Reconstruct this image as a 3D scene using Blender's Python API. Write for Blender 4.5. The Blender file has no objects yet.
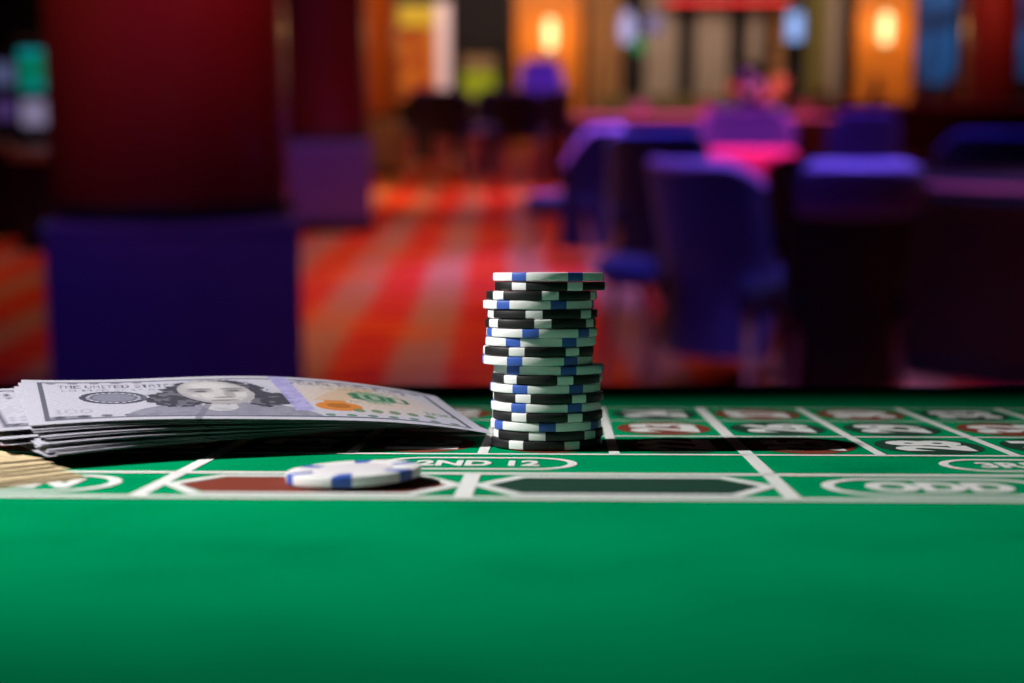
import bpy, bmesh, math, random
import numpy as np
from mathutils import Vector, Matrix
random.seed(7)
PI = math.pi
R = math.radians
S = bpy.context.scene
C = S.collection

# ---------------------------------------------------------------- camera
F, W, H = 1500.0, 1024, 683
PITCH = R(9.89)            # the room's horizon lies near the top of the frame
EYE = 1.2
cam = bpy.data.cameras.new('camera'); camo = bpy.data.objects.new('camera', cam); C.objects.link(camo)
camo.location = (0, 0, EYE); camo.rotation_euler = (PI / 2 - PITCH, 0, 0)
cam.sensor_width = 36; cam.lens = 36 * F / W; cam.clip_start = 0.01; cam.clip_end = 200
cam.dof.use_dof = True; cam.dof.focus_distance = 0.517; cam.dof.aperture_fstop = 6.4
S.camera = camo
w = bpy.data.worlds.new('world'); S.world = w; w.use_nodes = True
w.node_tree.nodes['Background'].inputs[0].default_value = (0.10, 0.10, 0.25, 1)
w.node_tree.nodes['Background'].inputs[1].default_value = 0.02
S.view_settings.view_transform = 'Standard'; S.view_settings.look = 'None'
S.view_settings.exposure = 0.0; S.view_settings.gamma = 1.0; S.view_settings.use_curve_mapping = False

# table frame: origin on the felt under the camera, x right along the layout, y away, z normal to the felt
HC = 0.0596
M = (Matrix.Translation((0, 0, EYE)) @ Matrix.Rotation(-(PITCH - R(2.42)), 4, 'X') @ Matrix.Rotation(-R(1.95), 4, 'Z')
     @ Matrix.Translation((0, 0, -HC)))

def light(name, kind, loc, target, power, color, **k):
    l = bpy.data.lights.new(name, kind); o = bpy.data.objects.new(name, l); C.objects.link(o)
    o.location = loc
    d = Vector(target) - Vector(loc); o.rotation_euler = d.to_track_quat('-Z', 'Y').to_euler()
    l.energy = power; l.color = color
    for a, v in k.items(): setattr(l, a, v)
    return o
# the hard lamp low at the left of the gaming table
light('table_lamp_light', 'SPOT', M @ Vector((-0.68, 0.465, 0.52)), M @ Vector((-0.03, 0.445, 0.0)), 50, (1, .97, .95),
      spot_size=R(42), spot_blend=1.0, shadow_soft_size=0.012)
# added coloured area lights, unseen, that tint and brighten parts of the hall
def tint_light(name, x, y, sx, sy, power, col, spread=110, z=3.3, tgt=None):
    l = light(name, 'AREA', (x, y, z), tgt or (x, y, 0), power, col, shape='RECTANGLE', size=sx, size_y=sy, spread=R(spread))
    return l
tint_light('aisle_fill', -0.7, 9.5, 1.3, 7, 32, (1, .46, .36), spread=58)
tint_light('amber_fill', -1.7, 15.8, 1.4, 2.5, 30, (1, .46, .12), spread=70)  # added to turn the far carpet orange
tint_light('rose_fill', 0.2, 15.6, 2.0, 1.5, 26, (.9, .30, .55), spread=60)  # added for the far stools
tint_light('aisle_fill', -3.6, 9, 1.2, 5, 13, (1, .40, .15), spread=70)
tint_light('blue_fill', 1.0, 5.6, .9, 1.2, 7.5, (.10, .14, 1), spread=60)
tint_light('rose_fill', 2.7, 6.0, 1.8, .6, 8, (1, .30, .40), spread=45)  # added to bring out the rose rail of the near table
tint_light('violet_fill', 0.55, 9.6, 1.0, 1.0, 15, (.42, .2, 1), spread=50)  # added to brighten the purple chair rims
tint_light('magenta_fill', 1.85, 11.0, .7, .7, 8, (1, .16, .40), spread=34, tgt=(1.85, 11.8, .6))  # added to brighten the pink seat
tint_light('blue_fill', .95, 8.8, .6, .6, 7, (.08, .12, 1), spread=45)  # added to pull the navy chair back towards blue
tint_light('violet_fill', 2.3, 11.6, .4, .4, 8, (.42, .25, 1), spread=30, z=2.6, tgt=(.45, 9.9, .6))  # added from the right, for the back of the side-on chair
tint_light('violet_fill', 1.22, 5.15, .5, .5, 6, (.45, .32, 1), spread=40)  # added to brighten the violet upper back
tint_light('blue_fill', 2.4, 10.0, 2.0, 2.2, 26, (.14, .12, 1), spread=75)
tint_light('violet_fill', 2.6, 13.6, 3.4, 3, 55, (.30, .14, 1), spread=80)
tint_light('blue_fill', -1.6, 3.4, 1.2, 1.0, 8, (.16, .10, 1), spread=120, z=3.0, tgt=(-1.3, 5.0, .4))
tint_light('maroon_fill', -.15, 3.9, .5, .5, 3.6, (1, .20, .30), spread=42, z=2.9, tgt=(-1.2, 5.6, 1.75))  # added to lift the shaft of the nearest pillar
tint_light('maroon_fill', -3.2, 4.2, .5, .5, 2.2, (1, .40, .2), spread=45, z=2.9, tgt=(-1.6, 5.6, 1.75))  # added for the left edge of the same shaft
tint_light('amber_fill', -.9, 16.9, .8, .8, 12, (1, .50, .18), spread=80, z=3.3, tgt=(-1.95, 19.0, 1.6))  # added to light the amber pillar
tint_light('violet_fill', -1.2, 9.8, 1.2, 1.0, 8, (.40, .2, 1), spread=100, z=3.2, tgt=(-1.9, 11.4, .4))
tint_light('magenta_fill', 3.0, 17.2, 5, 1.6, 62, (1, .25, .50), spread=70)
tint_light('violet_fill', .35, 17.0, .5, .5, 3.5, (.42, .2, 1), spread=36, tgt=(.40, 18.5, 1.1))  # added to brighten the purple round-backed chair
tint_light('maroon_fill', 6.2, 19.6, .5, .5, 5, (1, .32, .18), spread=50, tgt=(6.9, 21.8, 1.9))  # added to redden the slim pillar
tint_light('warm_fill', 1.5, 21.6, 13, 1.0, 120, (1, .72, .56), spread=130, tgt=(1.5, 23.9, 1.6))

# ---------------------------------------------------------------- helpers
def ray(px, py):
    d = Vector(((px - W / 2) / F, 1.0, -(py - H / 2) / F))
    return Vector((d.x, math.cos(PITCH) * d.y + math.sin(PITCH) * d.z, -math.sin(PITCH) * d.y + math.cos(PITCH) * d.z))
def at(px, py, Y):
    r = ray(px, py); t = Y / r.y
    return Vector((r.x * t, Y, EYE + r.z * t))

def nodes(m): return m.node_tree.nodes, m.node_tree.links
def mat(name, col, rough=.5, metal=0, spec=.5, sheen=0, coat=0, emit=None, es=0, noise=0, nscale=40, bump=0, ncol=None):
    m = bpy.data.materials.new(name); m.use_nodes = True
    n, l = nodes(m); b = n['Principled BSDF']
    b.inputs['Base Color'].default_value = (*col, 1)
    b.inputs['Roughness'].default_value = rough; b.inputs['Metallic'].default_value = metal
    b.inputs['Specular IOR Level'].default_value = spec
    b.inputs['Sheen Weight'].default_value = sheen; b.inputs['Coat Weight'].default_value = coat
    if emit: b.inputs['Emission Color'].default_value = (*emit, 1); b.inputs['Emission Strength'].default_value = es
    tc = n.new('ShaderNodeTexCoord'); nz = n.new('ShaderNodeTexNoise'); nz.inputs['Scale'].default_value = nscale
    nz.inputs['Detail'].default_value = 4
    l.new(tc.outputs['Object'], nz.inputs['Vector'])
    mx = n.new('ShaderNodeMix'); mx.data_type = 'RGBA'
    mx.inputs['A'].default_value = (*col, 1)
    nc = ncol or tuple(c * (1 - noise) for c in col)
    mx.inputs['B'].default_value = (*nc, 1)
    l.new(nz.outputs['Fac'], mx.inputs['Factor']); l.new(mx.outputs['Result'], b.inputs['Base Color'])
    if bump:
        bp = n.new('ShaderNodeBump'); bp.inputs['Strength'].default_value = bump; bp.inputs['Distance'].default_value = .001
        l.new(nz.outputs['Fac'], bp.inputs['Height']); l.new(bp.outputs['Normal'], b.inputs['Normal'])
    return m

def finish(name, bm, mats, parent=None, smooth=False, mx=None):
    me = bpy.data.meshes.new(name)
    bm.normal_update(); bm.to_mesh(me); bm.free()
    for m in (mats if isinstance(mats, (list, tuple)) else [mats]): me.materials.append(m)
    if smooth:
        me.polygons.foreach_set('use_smooth', [True] * len(me.polygons))
        me.set_sharp_from_angle(angle=R(40))
    o = bpy.data.objects.new(name, me); C.objects.link(o)
    if parent: o.parent = parent
    if mx is not None: o.matrix_world = mx
    return o
def tag(o, label=None, cat=None, group=None, kind=None):
    for k, v in (('label', label), ('category', cat), ('group', group), ('kind', kind)):
        if v: o[k] = v
    return o
def empty(name, label, cat, loc=(0, 0, 0), rz=0, group=None, kind=None, mx=None):
    o = bpy.data.objects.new(name, None); C.objects.link(o); o.empty_display_size = .05
    if mx is not None: o.matrix_world = mx
    else: o.location = loc; o.rotation_euler = (0, 0, rz)
    return tag(o, label, cat, group, kind)
def dup(root, loc, rz, label=None, group=None, scale=None):
    r = root.copy(); C.objects.link(r); r.location = loc; r.rotation_euler = (0, 0, rz)
    if label: r['label'] = label
    if group: r['group'] = group
    if scale: r.scale = scale
    for ch in list(root.children):
        c = ch.copy(); C.objects.link(c); c.parent = r
        for g in list(ch.children):
            d = g.copy(); C.objects.link(d); d.parent = c
    return r
def box(bm, lo, hi, bev=0, seg=2, mi=0):
    lo, hi = Vector(lo), Vector(hi)
    r = bmesh.ops.create_cube(bm, size=1, matrix=Matrix.Translation((lo + hi) / 2) @ Matrix.Diagonal((*(hi - lo), 1)))
    vs = r['verts']
    fs = {f for v in vs for f in v.link_faces}
    if bev:
        e = list({e for v in vs for e in v.link_edges})
        b = bmesh.ops.bevel(bm, geom=e, offset=bev, segments=seg, affect='EDGES', profile=.5)
        fs |= set(b['faces'])
    for f in fs:
        if f.is_valid: f.material_index = mi
    return vs
def tube(bm, pts, rads, n=12, cap=True, mi=0):
    pts = [Vector(p) for p in pts]
    if not isinstance(rads, (list, tuple)): rads = [rads] * len(pts)
    rings = []; up = Vector((0, 0, 1))
    for i, p in enumerate(pts):
        t = (pts[min(i + 1, len(pts) - 1)] - pts[max(i - 1, 0)]).normalized()
        a = t.cross(up)
        if a.length < .05: a = t.cross(Vector((0, 1, 0)))
        a.normalize(); b = t.cross(a)
        rings.append([bm.verts.new(p + (a * math.cos(2 * PI * k / n) + b * math.sin(2 * PI * k / n)) * rads[i]) for k in range(n)])
    for r0, r1 in zip(rings, rings[1:]):
        for k in range(n):
            f = bm.faces.new((r0[k], r0[(k + 1) % n], r1[(k + 1) % n], r1[k])); f.material_index = mi
    if cap:
        bm.faces.new(rings[0][::-1]).material_index = mi; bm.faces.new(rings[-1]).material_index = mi
def lathe(bm, prof, n=32, loc=(0, 0, 0), mi=0, a0=0, a1=2 * PI):
    full = abs(a1 - a0 - 2 * PI) < 1e-6
    m = n if full else n + 1
    rings = []
    for r, z in prof:
        rings.append([bm.verts.new((loc[0] + max(r, 1e-5) * math.cos(a0 + (a1 - a0) * k / n), loc[1] + max(r, 1e-5) * math.sin(a0 + (a1 - a0) * k / n), loc[2] + z)) for k in range(m)])
    for r0, r1 in zip(rings, rings[1:]):
        for k in range(n):
            f = bm.faces.new((r0[k], r0[(k + 1) % m], r1[(k + 1) % m], r1[k])); f.material_index = mi
def nb(): return bmesh.new()

# ---------------------------------------------------------------- materials
def felt_material():
    m = bpy.data.materials.new('green_felt'); m.use_nodes = True; n, l = nodes(m); b = n['Principled BSDF']
    tc = n.new('ShaderNodeTexCoord')
    a = n.new('ShaderNodeTexNoise'); a.inputs['Scale'].default_value = 900; a.inputs['Detail'].default_value = 5
    c = n.new('ShaderNodeTexNoise'); c.inputs['Scale'].default_value = 14; c.inputs['Detail'].default_value = 3
    l.new(tc.outputs['Object'], a.inputs['Vector']); l.new(tc.outputs['Object'], c.inputs['Vector'])
    ad = n.new('ShaderNodeMath'); ad.operation = 'ADD'
    l.new(a.outputs['Fac'], ad.inputs[0]); l.new(c.outputs['Fac'], ad.inputs[1])
    cr = n.new('ShaderNodeValToRGB'); cr.color_ramp.elements[0].position = .7; cr.color_ramp.elements[1].position = 1.3
    cr.color_ramp.elements[0].color = (.000, .175, .062, 1); cr.color_ramp.elements[1].color = (.000, .262, .096, 1)
    l.new(ad.outputs[0], cr.inputs['Fac']); l.new(cr.outputs['Color'], b.inputs['Base Color'])
    b.inputs['Roughness'].default_value = .95; b.inputs['Specular IOR Level'].default_value = .0
    bp = n.new('ShaderNodeBump'); bp.inputs['Strength'].default_value = .35; bp.inputs['Distance'].default_value = .0006
    l.new(a.outputs['Fac'], bp.inputs['Height']); l.new(bp.outputs['Normal'], b.inputs['Normal'])
    return m
def carpet_material():
    m = bpy.data.materials.new('patterned_carpet'); m.use_nodes = True; n, l = nodes(m); b = n['Principled BSDF']
    tc = n.new('ShaderNodeTexCoord')
    mp = n.new('ShaderNodeMapping'); l.new(tc.outputs['Object'], mp.inputs['Vector'])
    def ramp(src, els):
        cr = n.new('ShaderNodeValToRGB'); r = cr.color_ramp
        while len(r.elements) < len(els): r.elements.new(.5)
        for e, (p, c) in zip(r.elements, els): e.position = p; e.color = (*c, 1)
        l.new(src, cr.inputs['Fac']); return cr.outputs['Color']
    # broad tan bands running away down the aisle
    wv = n.new('ShaderNodeTexWave'); wv.bands_direction = 'X'; wv.inputs['Scale'].default_value = .62
    wv.inputs['Distortion'].default_value = .8; wv.inputs['Detail'].default_value = 1.5; wv.inputs['Detail Scale'].default_value = .6
    wv.inputs['Phase Offset'].default_value = 1.9
    l.new(mp.outputs[0], wv.inputs['Vector'])
    # cross scrolls
    w2 = n.new('ShaderNodeTexWave'); w2.bands_direction = 'Y'; w2.inputs['Scale'].default_value = 1.3
    w2.inputs['Distortion'].default_value = 5; w2.inputs['Detail'].default_value = 2; w2.inputs['Detail Scale'].default_value = 1.6
    l.new(mp.outputs[0], w2.inputs['Vector'])
    nz = n.new('ShaderNodeTexNoise'); nz.inputs['Scale'].default_value = 1.3; nz.inputs['Detail'].default_value = 2
    l.new(tc.outputs['Object'], nz.inputs['Vector'])
    base = ramp(w2.outputs['Fac'], [(0, (.40, .006, .03)), (.35, (.62, .010, .03)), (.7, (.66, .03, .012)), (1, (.75, .16, .02))])
    tan = ramp(w2.outputs['Fac'], [(0, (.42, .14, .08)), (1, (.46, .27, .15))])
    mk = ramp(wv.outputs['Fac'], [(.42, (0, 0, 0)), (.62, (1, 1, 1))])
    mx = n.new('ShaderNodeMix'); mx.data_type = 'RGBA'
    l.new(mk, mx.inputs['Factor']); l.new(base, mx.inputs['A']); l.new(tan, mx.inputs['B'])
    mo = n.new('ShaderNodeMix'); mo.data_type = 'RGBA'
    mk2 = ramp(nz.outputs['Fac'], [(.52, (0, 0, 0)), (.66, (.7, .7, .7))])
    l.new(mk2, mo.inputs['Factor']); l.new(mx.outputs['Result'], mo.inputs['A']); mo.inputs['B'].default_value = (.70, .13, .005, 1)
    l.new(mo.outputs['Result'], b.inputs['Base Color'])
    b.inputs['Roughness'].default_value = .95; b.inputs['Specular IOR Level'].default_value = .05
    return m
FELT = felt_material()
CARPET = carpet_material()
INK_W = mat('white_ink', (.78, .80, .78), .8, noise=.18, nscale=700)
INK_R = mat('red_ink', (.22, .04, .022), .9, spec=.15, noise=.25, nscale=700)
INK_K = mat('black_ink', (.008, .050, .030), .9, spec=.15, noise=.3, nscale=700)
CHIP_W = mat('white_clay', (.86, .86, .86), .42, noise=.05, nscale=300)
CHIP_K = mat('black_clay', (.007, .007, .008), .45, noise=.2, nscale=300)
CHIP_B = mat('blue_clay', (.045, .12, .52), .4, noise=.15, nscale=300)
INLAY = mat('inlay_label', (.88, .86, .90), .3, noise=.04, nscale=200)
WOOD_D = mat('dark_wood', (.06, .022, .012), .35, coat=.3, noise=.5, nscale=9)
WALL = mat('dark_wall_paint', (.005, .004, .008), .8, noise=.3, nscale=3)
COLWOOD = mat('red_lacquered_column', (.20, .018, .016), .28, coat=.5, noise=.5, nscale=1.2)
COLORNG = mat('amber_lacquered_column', (.50, .13, .02), .28, coat=.5, noise=.4, nscale=1.2)
PLINTH = mat('violet_plinth_panel', (.22, .14, .42), .3, coat=.3, noise=.3, nscale=1.6)
PLINTH_T = mat('brown_plinth_panel', (.35, .22, .18), .35, coat=.3, noise=.3, nscale=2)
BLACK = mat('black_lacquer', (.006, .006, .014), .5, noise=.3, nscale=8)
VELVET = mat('blue_velvet', (.045, .06, .42), .8, sheen=.5, noise=.35, nscale=12)
VELVET_D = mat('navy_velvet', (.006, .011, .13), .85, sheen=.3, noise=.35, nscale=12)
NOIR = mat('near_black', (.004, .005, .016), .5, noise=.2)
VELVET_P = mat('purple_velvet', (.18, .08, .55), .75, sheen=.6, noise=.3, nscale=12)
PIPE = mat('purple_piping', (.65, .35, .95), .5, noise=.2, nscale=20)
PINK = mat('pink_cushion', (.95, .04, .26), .7, sheen=.3, noise=.1, nscale=20)
PINKT = mat('rose_table_edge', (.70, .22, .38), .45, noise=.3, nscale=14)
LEG = mat('pale_wood', (.52, .28, .22), .4, noise=.3, nscale=30)
CHROME = mat('brushed_metal', (.7, .7, .72), .3, metal=.9, noise=.1, nscale=60)
DRAPE = mat('cream_drape', (.82, .72, .60), .9, noise=.2, nscale=4)
DRAPE_O = mat('olive_drape', (.42, .38, .12), .9, noise=.2, nscale=4)
DRAPE_T = mat('amber_drape', (.75, .42, .18), .9, noise=.2, nscale=4)
def glow(name, col, s, base=(.02, .02, .02)): return mat(name, base, .4, emit=col, es=s)

# ================================================================= ROOM
def struct(name, bm, m, smooth=False):
    return tag(finish(name, bm, m, smooth=smooth), kind='structure')
XL, XR, YB, YF, ZC = -9.0, 10.5, 24.0, -3.0, 3.9
b = nb(); box(b, (XL, YF, -.05), (XR, YB, 0)); struct('floor', b, CARPET)
b = nb(); box(b, (XL, YF, ZC), (XR, YB, ZC + .1)); struct('ceiling', b, WALL)
b = nb(); box(b, (XL, YB, 0), (XR, YB + .15, ZC)); struct('wall_back', b, WALL)
b = nb(); box(b, (XL - .15, YF, 0), (XL, YB, ZC)); struct('wall_left', b, WALL)
b = nb(); box(b, (XR, YF, 0), (XR + .15, YB, ZC)); struct('wall_right', b, WALL)
b = nb(); box(b, (XL, YB - .025, 0), (XR, YB, .14), .008); struct('baseboard_back', b, WOOD_D)

# ---- pillars
def pillar(px0, px1, Y, bh, label, sm, pm, inset=.04, lobes=True, cz=.05):
    s0, s1 = at(px0, 200, Y), at(px1, 200, Y)
    mid = Vector(((s0.x + s1.x) / 2, Y)); hw = (s1.x - s0.x) / 2; dd = mid.normalized(); c0 = mid + dd * hw
    t = empty('pillar', label, 'pillar', (c0.x, c0.y, 0), -math.atan2(dd.x, dd.y), kind='thing')
    b = nb(); box(b, (-hw, -hw, 0), (hw, hw, bh - .04), .012); finish('plinth', b, pm, t)
    b = nb(); box(b, (-hw - .015, -hw - .015, 0), (hw + .015, hw + .015, .10), .01); finish('plinth_skirting', b, BLACK, t)
    b = nb(); box(b, (-hw - .008, -hw - .008, bh - .04), (hw + .008, hw + .008, bh), .008); finish('plinth_cap', b, pm, t)
    r = hw * (.915 if Y < 8 else .95) * (Y + hw) / Y
    b = nb(); lathe(b, [(r + .012, bh), (r + .02, bh + .02), (r + .02, bh + cz), (r, bh + cz + .01)], 64); finish('collar', b, BLACK, t, True)
    b = nb(); lathe(b, [(r, bh + cz), (r, ZC - .16)], 64); finish('shaft', b, sm, t, True)
    b = nb(); lathe(b, [(r, ZC - .16), (r + .04, ZC - .15), (r + .04, ZC - .03), (r + .08, ZC)], 48); finish('capital', b, BLACK, t, True)
    return t
pillar(46, 299, 5.3, .70, 'broad red round pillar on a square violet plinth, nearest and widest of the pillars', COLWOOD, PLINTH)
pillar(264, 372, 11.9, .72, 'red round pillar on a violet plinth half hidden behind the broadest pillar', COLWOOD, PLINTH)
pillar(330, 401, 18.9, .72, 'amber pillar on a brownish plinth, farthest back along the aisle', COLORNG, PLINTH_T)
pillar(955, 1011, 21.5, .80, 'slim dark red pillar standing against the blue screens at the bar', COLWOOD, BLACK)

# ---- furniture builders
def arc_pts(a0, a1, n, rx, ry, cy=0): return [(rx * math.sin(a0 + (a1 - a0) * i / n), cy - ry * math.cos(a0 + (a1 - a0) * i / n)) for i in range(n + 1)]
def make_chair(name, label, cat, fabric, seatm, pipem, legm, w=.27, d=.27, seat=.46, top=.88, rec=.16, wrap=72, seat_t=.13, arm=.45, back_to=None, loc=(0, 0, 0), rz=0, group=None, sc=1):
    """front faces +Y, back at -Y"""
    t = empty(name, label, cat, loc, rz, group)
    b = nb(); box(b, (-w * .88, -d * .80, seat - seat_t), (w * .88, d * 1.0, seat), .035, 4); finish('seat', b, seatm, t, True)
    # curved back shell
    N, K = 24, 8; th = .05
    b = nb(); outer, inner, rim = [], [], []
    pts = arc_pts(-R(wrap), R(wrap), N, w, d)
    ptsi = arc_pts(-R(wrap), R(wrap), N, w - th, d - th)
    for j in range(K + 1):
        ro, ri = [], []
        for i in range(N + 1):
            q = abs(i / N * 2 - 1)
            topz = seat + (top - seat) * (1 - (1 - arm) * max(0, (q - .55) / .45) ** 1.6)
            z0 = seat - seat_t if back_to is None else back_to
            z = z0 + (topz - z0) * j / K
            off = -math.tan(rec) * max(0, z - seat) * (1 - .3 * q)
            ro.append(b.verts.new((pts[i][0], pts[i][1] + off, z))); ri.append(b.verts.new((ptsi[i][0], ptsi[i][1] + off, z)))
        outer.append(ro); inner.append(ri)
    for j in range(K):
        for i in range(N):
            b.faces.new((outer[j][i], outer[j][i + 1], outer[j + 1][i + 1], outer[j + 1][i]))
            b.faces.new((inner[j][i], inner[j + 1][i], inner[j + 1][i + 1], inner[j][i + 1]))
        b.faces.new((outer[j][0], outer[j + 1][0], inner[j + 1][0], inner[j][0]))
        b.faces.new((outer[j][N], inner[j][N], inner[j + 1][N], outer[j + 1][N]))
    for i in range(N):
        b.faces.new((outer[K][i], outer[K][i + 1], inner[K][i + 1], inner[K][i]))
        b.faces.new((outer[0][i], inner[0][i], inner[0][i + 1], outer[0][i + 1]))
    rim = [(outer[K][i].co + inner[K][i].co) / 2 for i in range(N + 1)]
    back = finish('backrest', b, fabric, t, True)
    b = nb(); tube(b, [p + Vector((0, 0, .004)) for p in rim], .027, 8); finish('piping', b, pipem, back, True)
    z1 = seat - seat_t
    for sx in (-1, 1):
        for sy in (-1, 1):
            b = nb()
            tube(b, [(sx * w * .68, sy * d * .62, z1 + .01), (sx * w * .80, sy * d * .80, z1 * .5), (sx * w * .92, sy * d * .98 , 0)], [.022, .018, .012], 8)
            finish('leg', b, legm, t, True)
    if sc != 1: t.scale = (sc, sc, sc)
    return t
def cpos(px, Y): v = at(px, 250, Y); return (v.x, Y, 0)

G = 'blue armchairs round the gaming tables'
make_chair('armchair', 'tall blue armchair with purple rim reclined towards the aisle, directly right of the chip stack', 'armchair',
           VELVET, VELVET_D, PIPE, LEG, w=.27, d=.27, rec=R(22), loc=cpos(732, 5.95), rz=R(-40), wrap=70, arm=.8, back_to=.14, group=G)
make_chair('armchair', 'armchair turned side-on with a glowing purple curved rim, at the aisle edge', 'armchair',
           VELVET_D, VELVET_D, PIPE, LEG, w=.26, d=.26, rec=R(10), loc=cpos(574, 9.9), rz=R(62), wrap=84, arm=.45, back_to=.12, group=G)
make_chair('armchair', 'navy armchair seen from behind, tucked in between the side-on chair and the reclined one', 'armchair',
           VELVET_D, VELVET_D, VELVET, LEG, w=.31, d=.28, rec=R(4), loc=cpos(657, 9.1), rz=R(-8), wrap=76, arm=.8, back_to=.1, group=G)
make_chair('lounge_armchair', 'blue lounge armchair facing the camera with a bright pink seat cushion', 'armchair',
           VELVET, PINK, VELVET_P, LEG, w=.43, d=.36, seat=.66, top=.95, rec=R(8), seat_t=.26, loc=cpos(744, 11.9), rz=R(180 - 6), wrap=66, arm=.35)
t = make_chair('armchair', 'armchair coloured black below and violet on its lit upper back, in front of the large dark gaming table', 'armchair',
           NOIR, NOIR, NOIR, LEG, w=.24, d=.24, rec=R(12), loc=cpos(836, 5.35), rz=R(4), wrap=66, arm=.85, top=.90, back_to=.12, group=G)
b = nb()  # violet part paints in the lit upper back; black body stands for shade
rr = []
for k in range(19):
    a = -R(50) + R(100) * k / 18
    rr.append([b.verts.new(((.24 + o) * math.sin(a), -(.24 + o) * math.cos(a) - .075 - (z - .8) * .25, z)) for o, z in ((.0, .74), (.045, .76), (.055, .84), (.03, .91), (-.04, .935), (-.07, .90))])
for p, q in zip(rr, rr[1:]):
    for k in range(5): b.faces.new((p[k], q[k], q[k + 1], p[k + 1]))
b.faces.new(rr[0]); b.faces.new(rr[-1][::-1])
finish('lit_back_top', b, VELVET_P, t, True)['label'] = 'violet upper back, its lit look put into the colour'
make_chair('armchair', 'black armchair added to darken the gap between the reclined blue chair and the violet-backed one', 'armchair',
           NOIR, NOIR, NOIR, LEG, w=.25, d=.26, rec=R(8), loc=cpos(793, 7.8), rz=R(14), wrap=66, arm=.85, top=.80, back_to=.10, group=G)  # made-up dark chair, covers carpet that is lit too brightly
make_chair('armchair', 'small dim blue armchair before the bar, behind the violet one', 'armchair',
           VELVET, VELVET_D, VELVET_P, LEG, w=.42, d=.3, rec=R(8), loc=cpos(852, 14.6), rz=R(10), wrap=60, arm=.6, back_to=.14, group=G)
make_chair('armchair', 'wide dark blue armchair at the right edge beyond the large gaming table', 'armchair',
           VELVET_D, VELVET_D, VELVET, LEG, w=.42, d=.3, rec=R(8), loc=cpos(990, 9.6), rz=R(-14), wrap=60, arm=.7, top=.86, back_to=.14, group=G)
# low round stool beside the reclined chair
v = at(627, 250, 5.9); t = empty('round_stool', 'low round blue stool on pale splayed legs, just behind the chip stack', 'stool', (v.x, 5.75, 0))
b = nb(); lathe(b, [(0, .44), (.115, .44), (.135, .46), (.135, .50), (.12, .525), (0, .53)], 32); finish('seat', b, VELVET, t, True)
b = nb(); lathe(b, [(0, .425), (.10, .425), (.10, .44), (0, .44)], 24); finish('seat_ring', b, BLACK, t, True)
for a in (40, 130, 220, 310):
    b = nb(); c_, s_ = math.cos(R(a)), math.sin(R(a)); tube(b, [(.07 * c_, .07 * s_, .43), (.15 * c_, .15 * s_, 0)], [.016, .011], 10); finish('leg', b, LEG, t, True)
# row of tall stools far down the aisle
G2 = 'tall dark stools at the far end of the aisle'
st = make_chair('bar_stool', 'tall dark stool with purple seat edge, first of the far row from the amber pillar', 'bar stool',
                BLACK, VELVET_D, VELVET_D, LEG, w=.24, d=.22, seat=.72, top=1.08, rec=R(6), seat_t=.1, arm=.7, loc=cpos(425, 16.3), rz=R(20), group=G2)
for px, Y, rz, lb in ((458, 15.6, -25, 'tall dark stool in the far row, second from the amber pillar'),
                      (492, 16.6, 160, 'tall dark stool in the middle of the far row, its back to the wall'),
                      (520, 14.9, -10, 'tall dark stool in the far row, second from the long rose-edged table'),
                      (548, 16.0, 30, 'tall dark stool against the end of the long rose-edged table')):
    dup(st, cpos(px, Y), R(rz), lb, G2)
make_chair('swivel_chair', 'purple round-backed chair under the wall lamp of the first amber panel', 'chair',
           VELVET_P, VELVET_P, VELVET_P, CHROME, w=.30, d=.28, seat=.75, top=1.42, rec=R(6), wrap=68, arm=.5, loc=cpos(543, 18.6), rz=R(180 + 8))

# ---- large dark gaming table on the right
def make_gaming_table(label, loc, rx, ry, h, railm, bodym, topm):
    t = empty('gaming_table', label, 'gaming table', loc)
    def ell(bm, prof, n=64, mi=0):
        rings = [[bm.verts.new(((rx + o) * math.cos(2 * PI * k / n), (ry + o) * math.sin(2 * PI * k / n), z)) for k in range(n)] for o, z in prof]
        for a, c in zip(rings, rings[1:]):
            for k in range(n): bm.faces.new((a[k], a[(k + 1) % n], c[(k + 1) % n], c[k]))
        return rings
    b = nb(); r = ell(b, [(-.12, .06), (-.10, h - .16), (-.05, h - .09)]); b.faces.new(r[0][::-1]); b.faces.new(r[-1]); finish('body', b, bodym, t, True)
    b = nb(); r = ell(b, [(-.10, 0), (-.10, .06), (-.15, .07)]); b.faces.new(r[0][::-1]); finish('kick_plate', b, BLACK, t, True)
    b = nb(); r = ell(b, [(-.11, h - .09), (-.10, h - .01), (-.12, h)]); b.faces.new(r[-1]); finish('table_felt', b, topm, t)
    b = nb(); ell(b, [(-.02 + .05 * math.cos(a) - .05, h - .065 + .045 * math.sin(a)) for a in [2 * PI * k / 12 for k in range(13)]][::-1]); finish('padded_rail', b, BLACK, t, True)
    b = nb(); ell(b, [(-.045 + .02 * math.cos(a), h - .018 + .012 * math.sin(a)) for a in [2 * PI * k / 8 for k in range(9)]][::-1]); finish('rail_piping', b, railm, t, True)
    return t
v = at(1150, 250, 6.55)
NAVYFELT = mat('navy_felt', (.008, .012, .10), .95, noise=.2, nscale=30)
make_gaming_table('large dark oval gaming table with a thin rose rail filling the right side', (v.x, 6.55, 0), 1.38, 1.05, .80, PINKT, NOIR, NAVYFELT)
v = at(683, 130, 17.4)
make_gaming_table('long oval gaming table with a rose-lit rail at the end of the aisle', (v.x, 17.4, 0), 1.78, .75, .80, PINKT, BLACK, PINKT)

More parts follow.
